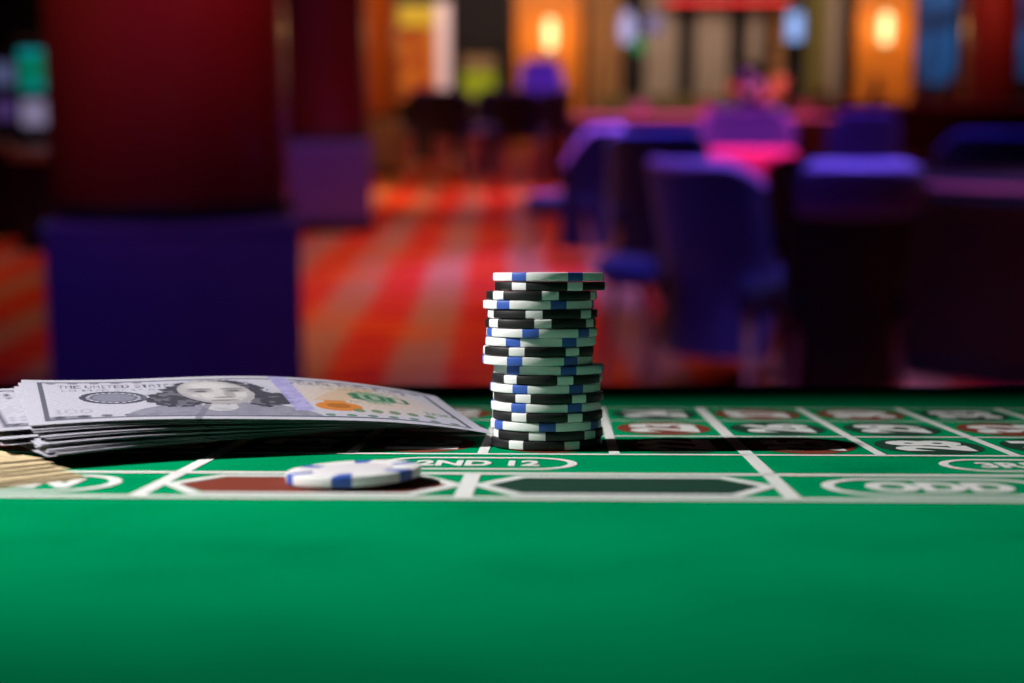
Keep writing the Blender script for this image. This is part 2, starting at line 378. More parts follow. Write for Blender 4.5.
# ---- bar counter at the back right
v0, v1 = at(800, 110, 19.6), at(1100, 110, 19.6)
t = empty('bar_counter', 'long low bar counter with a rose-lit edge running off the right side', 'bar counter', ((v0.x + v1.x) / 2, 19.6, 0))
hw = (v1.x - v0.x) / 2
b = nb(); box(b, (-hw, 0, 0), (hw, .6, .86), .01); finish('cabinet', b, WOOD_D, t)
b = nb(); box(b, (-hw - .05, -.08, .86), (hw + .05, .66, .92), .015); finish('countertop', b, PINKT, t)
b = nb(); tube(b, [(-hw, -.10, .2), (hw, -.10, .2)], .02, 10); finish('foot_rail', b, CHROME, t, True)

# glasses, bottles and cups
def glassware(name, label, cat, px, Y, z, prof, m, group=None, capm=None, caph=0):
    v = at(px, 100, Y); t = empty(name, label, cat, (v.x, Y, z), group=group)
    b = nb(); lathe(b, prof, 20); finish('body', b, m, t, True)
    if capm:
        r = prof[-1][0]; b = nb(); lathe(b, [(0, caph), (r + .004, caph), (r + .004, caph + .03), (0, caph + .03)], 14); finish('cap', b, capm, t, True)
    return t
CUP = mat('red_plastic', (.75, .02, .03), .4, noise=.1)
LILAC = mat('lilac_glass', (.62, .42, .75), .2, noise=.1)
ROSE = mat('rose_glass', (.75, .33, .38), .2, noise=.1)
AMB = mat('amber_glass', (.70, .34, .08), .2, noise=.1)
cupP = [(0, 0), (.05, 0), (.075, .16), (.070, .16), (.046, .01), (0, .01)]
botP = [(0, 0), (.065, 0), (.07, .02), (.07, .17), (.03, .24), (.025, .33), (0, .33)]
bowl = [(0, 0), (.05, 0), (.04, .02), (.10, .07), (.13, .14), (.12, .14), (.08, .07), (0, .03)]
glassware('cup', 'red cup on the bar counter below the second wall lamp', 'cup', 847, 19.8, .92, cupP, CUP)
glassware('bottle', 'lilac bottle on the bar counter beside the red cup', 'bottle', 875, 19.8, .92, botP, LILAC, capm=BLACK, caph=.33)
glassware('bottle', 'lilac bottle on the bar counter at the foot of the blue screen', 'bottle', 923, 19.8, .92, botP, LILAC, capm=BLACK, caph=.33)
glassware('bowl', 'rose glass bowl on the near end of the bar counter', 'bowl', 822, 19.8, .92, bowl, ROSE)
glassware('bottle', 'amber bottle on the bar counter just left of the slim pillar', 'bottle', 951, 19.75, .92, botP, AMB, capm=BLACK, caph=.33)
glassware('cup', 'rose cup on the long gaming table, beside the flowers', 'cup', 706, 17.2, .80, cupP, ROSE)
glassware('cup', 'rose cup near the right end of the long gaming table', 'cup', 806, 17.2, .80, cupP, ROSE)
glassware('bowl', 'small pale bowl near the left end of the long gaming table', 'bowl', 640, 17.5, .80, bowl, LILAC)
# flower arrangement
v = at(757, 100, 17.45)
t = empty('flower_arrangement', 'lilac and orange flowers in a dark vase on the long gaming table', 'flowers', (v.x, 17.45, .80))
b = nb(); lathe(b, [(0, 0), (.07, 0), (.11, .08), (.06, .2), (.07, .24), (0, .22)], 20); finish('vase', b, BLACK, t, True)
def blossom(x, z, r, m, yy=0):
    b = nb()
    for k in range(9):
        a = k * 2.4; q = .55 * r
        bmesh.ops.create_icosphere(b, subdivisions=2, radius=q, matrix=Matrix.Translation((x + q * math.cos(a) * .9, yy + q * math.sin(a) * .8, z + q * .8 * math.sin(k * 1.7))))
    finish('blossom', b, m, t, True)
    b = nb(); tube(b, [(0, 0, .2), (x * .5, yy * .5, .2 + (z - .2) * .6), (x, yy, z)], .006, 6); finish('stem', b, DRAPE_O, t)
for x, z, r, m, yy in ((-.13, .26, .065, LILAC, -.1), (0.0, .33, .07, LILAC, -.05), (-.12, .44, .07, VELVET_P, 0), (.27, .36, .09, AMB, 0),
                       (.22, .27, .10, AMB, -.06), (.08, .20, .07, ROSE, -.12), (-.27, .3, .06, CUP, 0)):
    blossom(x, z, r, m, yy)
# ---- back wall fittings
def wallbox(name, px0, px1, z0, z1, m, label=None, cat=None, th=.04, kind=None, group=None, parent=None, Y=YB):
    a, c = at(px0, 50, Y), at(px1, 50, Y)
    b = nb(); box(b, (a.x, Y - th, z0), (c.x, Y, z1), min(.01, th * .3)); o = finish(name, b, m, parent)
    return tag(o, label, cat, group, kind)
AMBERP = mat('amber_wood_panel', (.80, .27, .03), .35, noise=.25, nscale=3)
def panel(px0, px1, label):
    a, c = at(px0, 50, YB), at(px1, 50, YB); cx = (a.x + c.x) / 2; hw = (c.x - a.x) / 2
    t = empty('wooden_panelling', label, 'panelling', (cx, YB, 0), kind='thing')
    b = nb(); box(b, (-hw, -.05, .1), (hw, 0, ZC - .3), .01); finish('amber_board', b, AMBERP, t)
    for s in (-1, 1):
        b = nb(); box(b, (s * hw - .035, -.07, .1), (s * hw + .035, 0, ZC - .3), .01); finish('frame_post', b, WOOD_D, t)
panel(513, 584, 'amber wooden wall panel lit by a lamp, above the purple round-backed chair')
panel(852, 914, 'amber wooden wall panel lit by a lamp, beside the blue screen at the bar')
BULB = glow('lamp_glass', (1, .70, .30), 2.6)
def sconce(px, py, label):
    v = at(px, py, YB - .05); t = empty('wall_lamp', label, 'wall lamp', (v.x, YB - .05, v.z), group='wall lamps on the amber panels')
    b = nb(); box(b, (-.07, -.02, -.22), (.07, 0, .22), .01); finish('backplate', b, CHROME, t)
    b = nb(); tube(b, [(0, -.02, -.1), (0, -.09, -.14)], .012, 8); finish('bracket', b, CHROME, t)
    b = nb(); lathe(b, [(0, -.24), (.055, -.24), (.075, -.12), (.08, .05), (.065, .2), (0, .24)], 24, (0, -.13, 0)); finish('lamp_shade', b, BULB, t, True)
    light('sconce_light', 'POINT', (v.x, YB - .42, v.z), (v.x, YB, 0), 9, (1, .5, .14), shadow_soft_size=.08)
sconce(550, 34, 'glowing wall lamp on the amber panel above the purple chair')
sconce(884, 28, 'glowing wall lamp on the amber panel beside the blue screen')
# drapes
def drape(px0, px1, z0, m, label, Y=YB - .16):
    a, c = at(px0, 50, Y), at(px1, 50, Y); n = 40
    b = nb(); cols = []
    for i in range(n + 1):
        u = i / n; x = a.x + (c.x - a.x) * u; y = Y + .035 * math.sin(u * (c.x - a.x) / .11 * PI)
        cols.append([b.verts.new((x, y, z)) for z in (z0, z0 + .5, 1.8, 2.6, 3.2)])
    for p, q in zip(cols, cols[1:]):
        for k in range(4): b.faces.new((p[k], q[k], q[k + 1], p[k + 1]))
    bmesh.ops.solidify(b, geom=b.faces[:], thickness=.012)
    tag(finish('drape', b, m, smooth=True), label, 'drape', 'drapes hanging on the back wall')
drape(589, 622, .5, DRAPE_T, 'amber drape hanging just right of the first amber panel')
drape(645, 678, .5, DRAPE, 'cream drape hanging beneath the lilac pendant lamp')
drape(695, 729, .5, DRAPE, 'broad cream drape hanging alone midway along the back wall')
drape(771, 783, .5, DRAPE_T, 'narrow amber drape at the left of the small blue-white screen')
drape(806, 826, .5, DRAPE_O, 'olive drape just right of the small blue-white screen')
drape(827, 838, .5, DRAPE, 'narrow cream drape beside the second amber panel')
drape(748, 760, 1.45, DRAPE, 'short cream drape hanging above the flowers')
# drape rail
v0, v1 = at(587, 50, YB - .16), at(842, 50, YB - .16)
t = empty('drape_rail', 'dark rail carrying the drapes across the back wall', 'drape rail', (0, YB - .16, 3.24))
b = nb(); tube(b, [(v0.x, 0, 0), (v1.x, 0, 0)], .022, 10); finish('rod', b, WOOD_D, t)
for q in (.02, .5, .98):
    b = nb(); x = v0.x + (v1.x - v0.x) * q; box(b, (x - .02, 0, -.02), (x + .02, .16, .06), .004); finish('wall_bracket', b, WOOD_D, t)
# window sill / low ledge of pale planter
b = nb(); a, c = at(600, 50, YB - .5), at(735, 50, YB - .5); box(b, (a.x, YB - .9, 0), (c.x, YB - .3, .95), .02)
tag(finish('low_cabinet', b, mat('olive_lacquer', (.22, .18, .06), .5, noise=.3, nscale=5)), 'olive low cabinet against the back wall below the cream drapes', 'cabinet')
# blue screens
def screen(name, px0, px1, z0, z1, gm, label, cat='screen', Y=YB - .02, cabinet=False, hood=None, group=None):
    a, c = at(px0, 50, Y), at(px1, 50, Y); cx = (a.x + c.x) / 2; hw = (c.x - a.x) / 2
    t = empty(name, label, cat, (cx, Y, z0), group=group)
    b = nb(); box(b, (-hw - .03, -.05, -.03), (hw + .03, .02, z1 - z0 + .03), .01); finish('bezel', b, BLACK, t)
    b = nb(); box(b, (-hw, -.058, 0), (hw, -.04, z1 - z0), .003); finish('screen_glass', b, gm, t)
    return t
def screenmat(name, c0, c1, s, sc=1.5):
    m = mat(name, (.01, .01, .01), .3); n, l = nodes(m); b = n['Principled BSDF']
    tc = n.new('ShaderNodeTexCoord'); nz = n.new('ShaderNodeTexNoise'); nz.inputs['Scale'].default_value = sc; nz.inputs['Detail'].default_value = 1
    cr = n.new('ShaderNodeValToRGB'); cr.color_ramp.elements[0].position = .4; cr.color_ramp.elements[1].position = .6
    cr.color_ramp.elements[0].color = (*c0, 1); cr.color_ramp.elements[1].color = (*c1, 1)
    l.new(tc.outputs['Object'], nz.inputs['Vector']); l.new(nz.outputs['Fac'], cr.inputs['Fac'])
    l.new(cr.outputs['Color'], b.inputs['Emission Color']); b.inputs['Emission Strength'].default_value = s
    return m
BLUES = screenmat('blue_display', (.004, .02, .07), (.012, .09, .27), 1.0)
TEAL = screenmat('teal_display', (.0, .16, .09), (.0, .30, .38), .9, 4)
PALE = glow('pale_lilac_display', (.35, .30, .50), .55)
screen('wall_screen', 916, 954, 1.15, 3.1, BLUES, 'tall blue glowing wall screen between the second amber panel and the slim pillar', 'wall screen')
screen('wall_screen', 1012, 1060, 1.25, 3.1, BLUES, 'tall blue glowing wall screen cut off by the right edge', 'wall screen')
screen('small_screen', 786, 801, 1.80, 2.22, glow('ice_blue_display', (.30, .48, .95), 1.1), 'small blue-white screen between the amber and olive drapes', 'screen', Y=YB - .3)
t = [o for o in C.objects if o.name == 'small_screen'][0]
b = nb(); tube(b, [(0, .0, .40), (0, .0, ZC - 1.80)], .015, 8); finish('hanging_rod', b, CHROME, t, True)
# pendant lamps
def pendant(px, py, Y, r, gm, label, h=None):
    v = at(px, py, Y); t = empty('pendant_lamp', label, 'pendant lamp', (v.x, Y, v.z))
    b = nb(); tube(b, [(0, 0, r), (0, 0, ZC - v.z)], .006, 6); finish('cable', b, BLACK, t)
    b = nb(); lathe(b, [(.02, h or r), (r * .6, (h or r) * .85), (r, 0), (r * .9, -(h or r) * .6), (r * .4, -(h or r))], 24); finish('lamp_shade', b, gm, t, True)
    b = nb(); lathe(b, [(0, (h or r) + .03), (.03, (h or r) + .02), (.03, (h or r) - .02)], 12); finish('lamp_cap', b, CHROME, t, True)
pendant(627, 27, 21, .11, glow('lilac_lamp', (.55, .50, .85), .9), 'lilac pendant lamp hanging between the amber and cream drapes', .22)
pendant(653, 24, 21, .13, glow('dim_lilac_lamp', (.28, .22, .42), .7), 'dim lilac pendant lamp hanging before the first cream drape', .14)
pendant(639, 45, 21.5, .10, glow('green_lamp', (.02, .30, .08), .8), 'small green pendant lamp beside the lilac one', .10)
# red neon strip across the top
a, c = at(662, 0, YB - .5), at(790, 0, YB - .5)
t = empty('neon_sign', 'red neon light bar above the drapes at the top of the wall', 'neon light', ((a.x + c.x) / 2, YB - .5, 2.345))
hw = (c.x - a.x) / 2
b = nb(); box(b, (-hw, -.02, 0), (hw, .08, .16), .01); finish('housing', b, BLACK, t)
for q in (-.7, .7):
    b = nb(); tube(b, [(q * hw, .03, .15), (q * hw, .03, ZC - 2.345)], .008, 8); finish('hanging_rod', b, CHROME, t, True)
b = nb(); tube(b, [(-hw + .03, -.05, .05), (hw - .03, -.05, .05)], .035, 12); finish('neon_tube', b, glow('red_neon', (1, .02, .02), 1.6), t, True)

# framed lit display at the left (yellow header, pale side post)
Yd = 22.5
a, c = at(397, 50, Yd), at(450, 50, Yd); hw = (c.x - a.x) / 2; cx = (a.x + c.x) / 2
t = empty('display_cabinet', 'lit amber display cabinet with yellow header and white side post, beside the amber pillar', 'display cabinet', (cx, Yd, 0))
b = nb(); box(b, (-hw, 0, 0), (hw, .5, 2.35), .02); finish('cabinet_body', b, BLACK, t)
b = nb(); box(b, (-hw + .03, -.03, .9), (hw - .2, 0, 1.95), .005); finish('display_panel', b, screenmat('amber_display', (.75, .20, .01), (.42, .03, .01), .8, 3.2), t)
b = nb(); box(b, (-hw + .03, -.05, 1.98), (hw - .2, 0, 2.28), .01); finish('header', b, glow('yellow_header', (.85, .45, .02), .8), t)
b = nb(); box(b, (hw - .2, -.07, .9), (hw, 0, 2.32), .015); finish('side_post', b, glow('white_post', (.75, .48, .45), .75, (.5, .4, .4)), t)
# slot machines
def slot(px, Y, label, topm, midm, w=.55, z=(1.05, 1.35, 1.40, 1.85), rz=0):
    v = at(px, 100, Y); t = empty('slot_machine', label, 'slot machine', (v.x, Y, 0), rz); h = w / 2
    b = nb(); box(b, (-h, 0, 0), (h, .55, z[0] - .08), .02); box(b, (-h, .12, z[0] - .12), (h, .55, z[3] + .08), .03); finish('cabinet_body', b, BLACK, t)
    b = nb(); box(b, (-h + .02, -.16, z[0] - .22), (h - .02, .14, z[0] - .14), .02); finish('button_deck', b, CHROME, t)
    b = nb(); box(b, (-h + .05, .10, z[0]), (h - .05, .13, z[1]), .004); finish('lower_screen', b, midm, t)
    b = nb(); box(b, (-h + .05, .10, z[2]), (h - .05, .13, z[3]), .004); finish('upper_screen', b, topm, t)
    return t
v = slot(33, 10.6, 'slot machine with a teal upper screen and lilac lower screen at the left edge', TEAL, PALE, .34, (.88, 1.06, 1.12, 1.41))
slot(2, 11.5, 'slot machine with dim blue screens, cut off by the left edge', glow('dim_blue_display', (.12, .15, .32), .5), glow('dim_violet_display', (.10, .05, .22), .5), .30, (.90, 1.05, 1.16, 1.33))
slot(479, 19.2, 'slot machine with a yellow-green screen and brown topper beyond the far stools', glow('brown_topper', (.38, .18, .08), .6), glow('lime_display', (.33, .34, .01), .8), .52, (.98, 1.30, 1.33, 1.50))

# ================================================================= THE TABLE IN FRONT
mm = .001
T = empty('roulette_table', 'green felt roulette table filling the foreground, printed with betting layout', 'roulette table', mx=M.copy())
def tfin(name, bm, m, smooth=False): return finish(name, bm, m, T, smooth)
X0, X1, Y0, Y1 = -1.0, 1.0, -.35, .832
b = nb(); box(b, (X0, Y0, -.012), (X1, Y1, 0), .004, 3)
tfin('felt_surface', b, FELT)
b = nb(); box(b, (X0 + .01, Y0 + .01, -.05), (X1 - .01, Y1 - .01, -.0125), .006); box(b, (X0 + .08, Y0 + .08, -.17), (X1 - .08, Y1 - .08, -.05), .006)
tfin('table_apron', b, WOOD_D)
for sx in (X0 + .14, X1 - .14):
    for sy in (Y0 + .14, Y1 - .14):
        p = M @ Vector((sx, sy, -.16)); b = nb()
        tube(b, [p, (p.x, p.y, p.z * .5), (p.x, p.y, 0)], [.045, .035, .03], 20)
        o = tfin('leg', b, WOOD_D, True); o.matrix_parent_inverse = M.inverted()

# printed layout, all inks in one sheet
lay = nb(); LZ = .00012
def poly(pts, mi, z=LZ, cx=0, cy=0):
    vs = [lay.verts.new(((x + cx) * mm, (y + cy) * mm, z)) for x, y in pts]
    f = lay.faces.new(vs); f.material_index = mi
    if f.calc_area() and (f.normal_update() or f.normal.z < 0): f.normal_flip()
def strip(pts, wdt, mi, closed=False, z=LZ * 1.6):
    n = len(pts); L, Rr = [], []
    for i in range(n):
        p = Vector(pts[i]); q0 = Vector(pts[i - 1] if (closed or i) else pts[i]); q1 = Vector(pts[(i + 1) % n] if (closed or i < n - 1) else pts[i])
        d0 = (p - q0).normalized() if (p - q0).length else (q1 - p).normalized(); d1 = (q1 - p).normalized() if (q1 - p).length else d0
        nn = Vector((-(d0 + d1).y, (d0 + d1).x)).normalized(); k = wdt / 2 / max(.4, nn.dot(Vector((-d0.y, d0.x))))
        L.append(lay.verts.new(((p + nn * k).x * mm, (p + nn * k).y * mm, z))); Rr.append(lay.verts.new(((p - nn * k).x * mm, (p - nn * k).y * mm, z)))
    for i in range(n if closed else n - 1):
        j = (i + 1) % n; f = lay.faces.new((Rr[i], Rr[j], L[j], L[i])); f.material_index = mi
def ellipse(cx, cy, rx, ry, mi, n=40, z=LZ): poly([(cx + rx * math.cos(2 * PI * k / n), cy + ry * math.sin(2 * PI * k / n)) for k in range(n)], mi, z)
def stadium(cx, cy, hx, hy, n=14):
    return [(cx + (hx - hy * .9) + hy * .9 * math.sin(PI * k / n), cy - hy * math.cos(PI * k / n)) for k in range(n + 1)] + \
           [(cx - (hx - hy * .9) - hy * .9 * math.sin(PI * k / n), cy + hy * math.cos(PI * k / n)) for k in range(n + 1)]
DG = bpy.context.evaluated_depsgraph_get
def text(s, cx, cy, wd, ht, mi, rot=0, z=LZ * 2, off=.025):
    c = bpy.data.curves.new('t', 'FONT'); c.body = s; c.resolution_u = 3; c.offset = off
    o = bpy.data.objects.new('t', c); C.objects.link(o)
    me = o.evaluated_get(DG()).to_mesh()
    xs = [v.co.x for v in me.vertices]; ys = [v.co.y for v in me.vertices]
    x0, x1, y0, y1 = min(xs), max(xs), min(ys), max(ys)
    vs = []
    for v in me.vertices:
        x = ((v.co.x - x0) / (x1 - x0) - .5) * wd; y = ((v.co.y - y0) / (y1 - y0) - .5) * ht
        if rot: x, y = -y, x
        vs.append(lay.verts.new(((cx + x) * mm, (cy + y) * mm, z)))
    for p in me.polygons:
        try: f = lay.faces.new([vs[i] for i in p.vertices]); f.material_index = mi
        except ValueError: pass
    o.to_mesh_clear(); bpy.data.objects.remove(o); bpy.data.curves.remove(c)
XB = lambda k: 62.3 + 44.8 * k
rows = [403, 454, 505, 564, 626, 688]
# long lines
for y, wd in zip(rows, (5, 4.5, 3.5, 3.2, 3.2, 3.5)):
    if y < 560 or y > 680 or True: strip([(XB(-8) - 2, y), (XB(4 if y < 500 else 5) + 2, y)], wd if y not in (626, 688) else 2.2, 0)
for k in range(-8, 6):
    top, bot = 688, 505
    if k % 4 == 0 and k < 5: bot = 403
    elif k % 2 == 0 and k < 5: strip([(XB(k), 403), (XB(k), 454)], 5, 0)
    strip([(XB(k), bot), (XB(k), top)], 4.6 if k % 4 == 0 else 3.6, 0)
REDS = {1, 3, 5, 7, 9, 12, 14, 16, 18, 19, 21, 23, 25, 27, 30, 32, 34, 36}
for k in range(-8, 4):
    for r in range(3):
        n = 3 * (k + 8) + r + 1
        cx, cy = XB(k) + 22.4, (rows[2 + r] + rows[3 + r]) / 2
        ellipse(cx, cy, 18.5, 25, 1 if n in REDS else 2)
        text(str(n), cx, cy, 17 if n < 10 else 33, 27, 0, rot=1, off=.05)
for r in range(3): text('2 TO 1', XB(4) + 22.4, (rows[2 + r] + rows[3 + r]) / 2, 44, 16, 0, rot=1)
for i, s in enumerate(('1ST 12', '2ND 12', '3RD 12')):
    cx = XB(-8 + 4 * i) + 89.6
    strip(stadium(cx, 479.5, 30.5, 14.5), 3.0, 0, True); text(s, cx, 479.5, 40, 14, 0, off=.04)
for i, s in enumerate(('1 to 18', 'EVEN', None, None, 'ODD', '19 to 36')):
    cx = XB(-8 + 2 * i) + 44.8; cy = 428.5
    if s:
        strip(stadium(cx, cy, 31.5, 16.5), 3.6, 0, True); text(s, cx, cy, 42, 20, 0, off=.06)
    else:
        hexa = lambda a, c, h: [(cx - a, cy), (cx - c, cy + h), (cx + c, cy + h), (cx + a, cy), (cx + c, cy - h), (cx - c, cy - h)]
        poly(hexa(39, 28, 15.5), 1 if i == 2 else 2)
        strip(hexa(41.5, 30, 18.5), 4.2, 0, True)
# zero pocket
strip([(XB(-8), 505), (XB(-8) - 30, 530), (XB(-8) - 30, 663), (XB(-8), 688)], 3.6, 0)
text('0', XB(-8) - 15, 596, 20, 28, 0, rot=1)
lo = tfin('printed_layout', lay, [INK_W, INK_R, INK_K])
lo['label'] = 'white, red and black printed betting layout'

# ---------------------------------------------------------------- chips
RC, HCH = .0196, .00322
SEG, NSP = 126, 6
def chip_mesh(name, base, spot):
    bm = nb()
    prof = [(0, 0), (.0118, 0), (.0122, .00012), (RC - .00045, .0001), (RC - .0001, .0003), (RC, .0006),
            (RC, HCH - .0006), (RC - .0001, HCH - .0003), (RC - .00045, HCH - .0001), (.0122, HCH - .00012), (.0118, HCH - .0003), (0, HCH - .0003)]
    rings = [[bm.verts.new((max(r, 1e-6) * math.cos(2 * PI * (k - 3) / SEG), max(r, 1e-6) * math.sin(2 * PI * (k - 3) / SEG), z)) for k in range(SEG)] for r, z in prof]
    for j, (a, c) in enumerate(zip(rings, rings[1:])):
        for k in range(SEG):
            f = bm.faces.new((a[k], a[(k + 1) % SEG], c[(k + 1) % SEG], c[k]))
            f.material_index = 1 if (k % 21) < 6 and 1 < j < 9 else 0
    # face strip of the spots ends short of the inlay
    bmesh.ops.remove_doubles(bm, verts=[v for v in bm.verts if v.co.x ** 2 + v.co.y ** 2 < 1e-10], dist=1e-5)
    me = bpy.data.meshes.new(name); bm.normal_update(); bm.to_mesh(me); bm.free()
    me.materials.append(base); me.materials.append(spot)
    me.polygons.foreach_set('use_smooth', [True] * len(me.polygons)); me.set_sharp_from_angle(angle=R(35))
    return me
MW = chip_mesh('white_chip', CHIP_W, CHIP_B); MK = chip_mesh('black_chip', CHIP_K, CHIP_W)
def chip(kind, x, y, z, ang, label, group=None, tilt=0, inlay=False):
    o = bpy.data.objects.new('poker_chip', MW if kind == 'W' else MK); C.objects.link(o)
    o.matrix_world = M @ Matrix.Translation((x, y, z)) @ Matrix.Rotation(-tilt, 4, 'Y') @ Matrix.Rotation(ang, 4, 'Z')
    tag(o, label, 'poker chip', group)
    if inlay:
        b = nb(); lathe(b, [(0, 0), (.0117, 0), (.0117, .00018), (.0112, .00024), (0, .00024)], 48, (0, 0, HCH - .0003)); finish('inlay', b, INLAY, o, True)
    return o
# kind, centre px, x of one spot nearest the middle
seq = [('W', 548.2, 520), ('K', 550, 575), ('K', 541.5, 551), ('W', 538.5, 559), ('K', 542, 535), ('K', 540.5, 543.7), ('W', 541.8, 531.7),
       ('W', 540.6, 569.5), ('K', 538.5, 518), ('W', 537.5, 516), ('W', 548.5, 568.7), ('K', 547, 565.6), ('W', 545.3, 521), ('K', 548.3, 524),
       ('W', 546, 519.6), ('K', 547.5, 520), ('W', 546, 548), ('K', 548, 538), ('K', 546.5, 517)]
CX, CY, SC = 546.0, .5320, 1500 / 533.5
wd = ['', 'second', 'third', 'fourth', 'fifth', 'sixth', 'seventh', 'eighth', 'ninth', 'tenth', 'eleventh', 'twelfth', 'thirteenth', 'fourteenth',
      'fifteenth', 'sixteenth', 'seventeenth', 'eighteenth', '']
rnd = random.Random(3)
for i, (kd, cx, sp) in enumerate(seq):
    x = (cx - 563) / SC * mm; y = CY + rnd.uniform(-.0007, .0007)
    phi = math.asin(max(-.98, min(.98, (sp - cx) / 55.3)))
    ang = phi - PI / 2
    nm = 'white poker chip with blue edge spots' if kd == 'W' else 'black poker chip with white edge spots'
    lb = nm + (', topmost of the tall stack' if i == 0 else ', bottom of the tall stack on the felt' if i == 18 else ', %s from the top of the tall stack' % wd[i])
    chip(kd, x, y, (18 - i) * HCH + (18 - i) * 1e-5 + 3e-4, ang, lb, 'chips in the tall stack', inlay=(i == 0))
chip('W', -.0608, .4330, .0199 * math.sin(R(2.6)) + 3e-4, R(-92), 'white poker chip with blue edge spots lying alone on the felt before the banknotes', tilt=R(2.6), inlay=True)

# ---------------------------------------------------------------- banknotes
FONT = {'A': '01110 10001 10001 11111 10001 10001 10001', 'B': '11110 10001 11110 10001 10001 10001 11110', 'C': '01111 10000 10000 10000 10000 10000 01111',
        'D': '11110 10001 10001 10001 10001 10001 11110', 'E': '11111 10000 11110 10000 10000 10000 11111', 'F': '11111 10000 11110 10000 10000 10000 10000',
        'H': '10001 10001 11111 10001 10001 10001 10001', 'I': '111 010 010 010 010 010 111', 'L': '10000 10000 10000 10000 10000 10000 11111',
        'M': '10001 11011 10101 10101 10001 10001 10001', 'N': '10001 11001 10101 10011 10001 10001 10001', 'O': '01110 10001 10001 10001 10001 10001 01110',
        'R': '11110 10001 10001 11110 10100 10010 10001', 'S': '01111 10000 10000 01110 00001 00001 11110', 'T': '11111 00100 00100 00100 00100 00100 00100',
        'U': '10001 10001 10001 10001 10001 10001 01110', 'V': '10001 10001 10001 10001 10001 01010 00100', '1': '010 110 010 010 010 010 111',
        '0': '01110 10001 10001 10001 10001 10001 01110', '7': '11111 00001 00010 00100 00100 01000 01000', '2': '01110 10001 00001 00110 01000 10000 11111',
        '4': '00010 00110 01010 10010 11111 00010 00010', '8': '01110 10001 01110 10001 10001 10001 01110', ' ': '00 00 00 00 00 00 00'}
NX, NY = 468, 198     # 3 samples per millimetre
def design():
    rg = np.random.default_rng(5)
    U, V = np.meshgrid((np.arange(NX) + .5) / 3, (np.arange(NY) + .5) / 3)   # mm, V from the front edge
    img = np.empty((NY, NX, 3)); img[:] = (.66, .65, .73)
    def put(mask, col, a=1.0):
        m = np.clip(mask.astype(float), 0, 1)[..., None] * a; img[:] = img * (1 - m) + np.array(col) * m
    E = lambda cx, cy, rx, ry: (((U - cx) / rx) ** 2 + ((V - cy) / ry) ** 2)
    def txt(s, x, y, hh, col, wf=1.0, a=1.0, bold=False):
        px = hh / 7
        for ch in s:
            g = FONT[ch].split(); n = len(g[0])
            for r, row in enumerate(g):
                for c_, bit in enumerate(row):
                    if bit == '1':
                        x0 = x + c_ * px * wf; y0 = y + (6 - r) * px; e = px * .35 if bold else 0
                        put((U >= x0 - e) & (U < x0 + px * wf + e) & (V >= y0) & (V < y0 + px), col, a)
            x += (n + 1.1) * px * wf
        return x
    ink = (.03, .035, .07); grn = (.04, .20, .10)
    # warm field at the right, guilloche
    put(np.clip(1.25 - E(118, 36, 30, 26), 0, 1), (.80, .62, .45), .75)
    put(((np.sin(U * 2.2 + 3 * np.sin(V * .5)) * np.sin(V * 2.4)) > .35) & (U > 8) & (U < 148) & (V > 5) & (V < 61), (.42, .42, .55), .28)
    # border
    fr = ((U > 5.2) & (U < 150.8) & (V > 4) & (V < 62.2)) & ~((U > 7.0) & (U < 149) & (V > 5.6) & (V < 60.8))
    put(fr, ink, .8)
    for x in np.arange(10, 146, 7.5):
        if x < 44 or x > 96: put(E(x, 7.6, 1.9, 1.6) < 1, ink if x < 96 else grn, .75); put(E(x, 59.6, 1.9, 1.2) < 1, ink, .55)
    put((U > 7) & (U < 20) & (V > 5) & (V < 9), ink, .55)
    txt('THE UNITED STATES OF AMERICA', 12, 51.5, 5.0, ink, .62, .85)
    txt('FEDERAL RESERVE NOTE', 96, 53.5, 4.4, ink, .62, .8)
    txt('LB 1478 2047 A', 13, 46, 3.4, (.10, .18, .14), .9, .75)
    # seal
    r = E(29.5, 35, 11.5, 10.5)
    put((r < 1) & (r > .66), ink, .9); put((r < .5) & (r > .36), ink, .75); put(r <= .36, (.12, .13, .2), .7)
    put((r < .7) & (r > .52) & (np.sin(np.arctan2(V - 35, U - 29.5) * 22) > 0), ink, .7)
    txt('100', 9, 12, 6, ink, .9, .25)
    def cloud(cx_, cy_, seed):
        g = np.random.default_rng(seed).random((cy_ + 2, cx_ + 2)); xs = U / 156 * cx_; ys = V / 66.4 * cy_
        xi = xs.astype(int); yi = ys.astype(int); fx = xs - xi; fy = ys - yi
        return (g[yi, xi] * (1 - fx) + g[yi, xi + 1] * fx) * (1 - fy) + (g[yi + 1, xi] * (1 - fx) + g[yi + 1, xi + 1] * fx) * fy
    # portrait: vignette, shoulders, hair, face
    put(np.clip(1.6 - E(65, 34, 27, 30) * 1.5, 0, 1), (.50, .50, .58), .6)
    sh = (E(64, 0, 34, 26) < 1) & (V > 5.6)
    put(sh, (.28, .28, .36), .8)
    cl = cloud(60, 24, 1) * .6 + cloud(120, 50, 2) * .4
    put(sh & (cl > .5), (.26, .26, .34), .5)
    put(E(64, 20, 6, 8) < 1, (.74, .73, .74), .9); put((cl > .52) & (E(64, 20, 6, 8) < 1), (.5, .5, .54), .6)
    put((np.abs(U - 57 - (V - 12) * .3) < 1.2) & (V < 26), (.2, .2, .26), .7)
    hair = (E(65, 41, 19, 18) + .35 * (cl - .5) * 2 < 1) | (E(50, 31, 10, 12) + .5 * (cl - .5) * 2 < 1) | (E(82, 29, 9, 11) + .5 * (cl - .5) * 2 < 1)
    put(hair, (.025, .025, .04), .95)
    put(hair & (cl > .58), (.22, .22, .27), .7)
    tilt = (U - 66) - (V - 38) * -.12
    fc = (tilt / 12.8) ** 2 + ((V - 41) / 18.5) ** 2
    face = fc < 1
    put(face, (.74, .72, .69), .98)
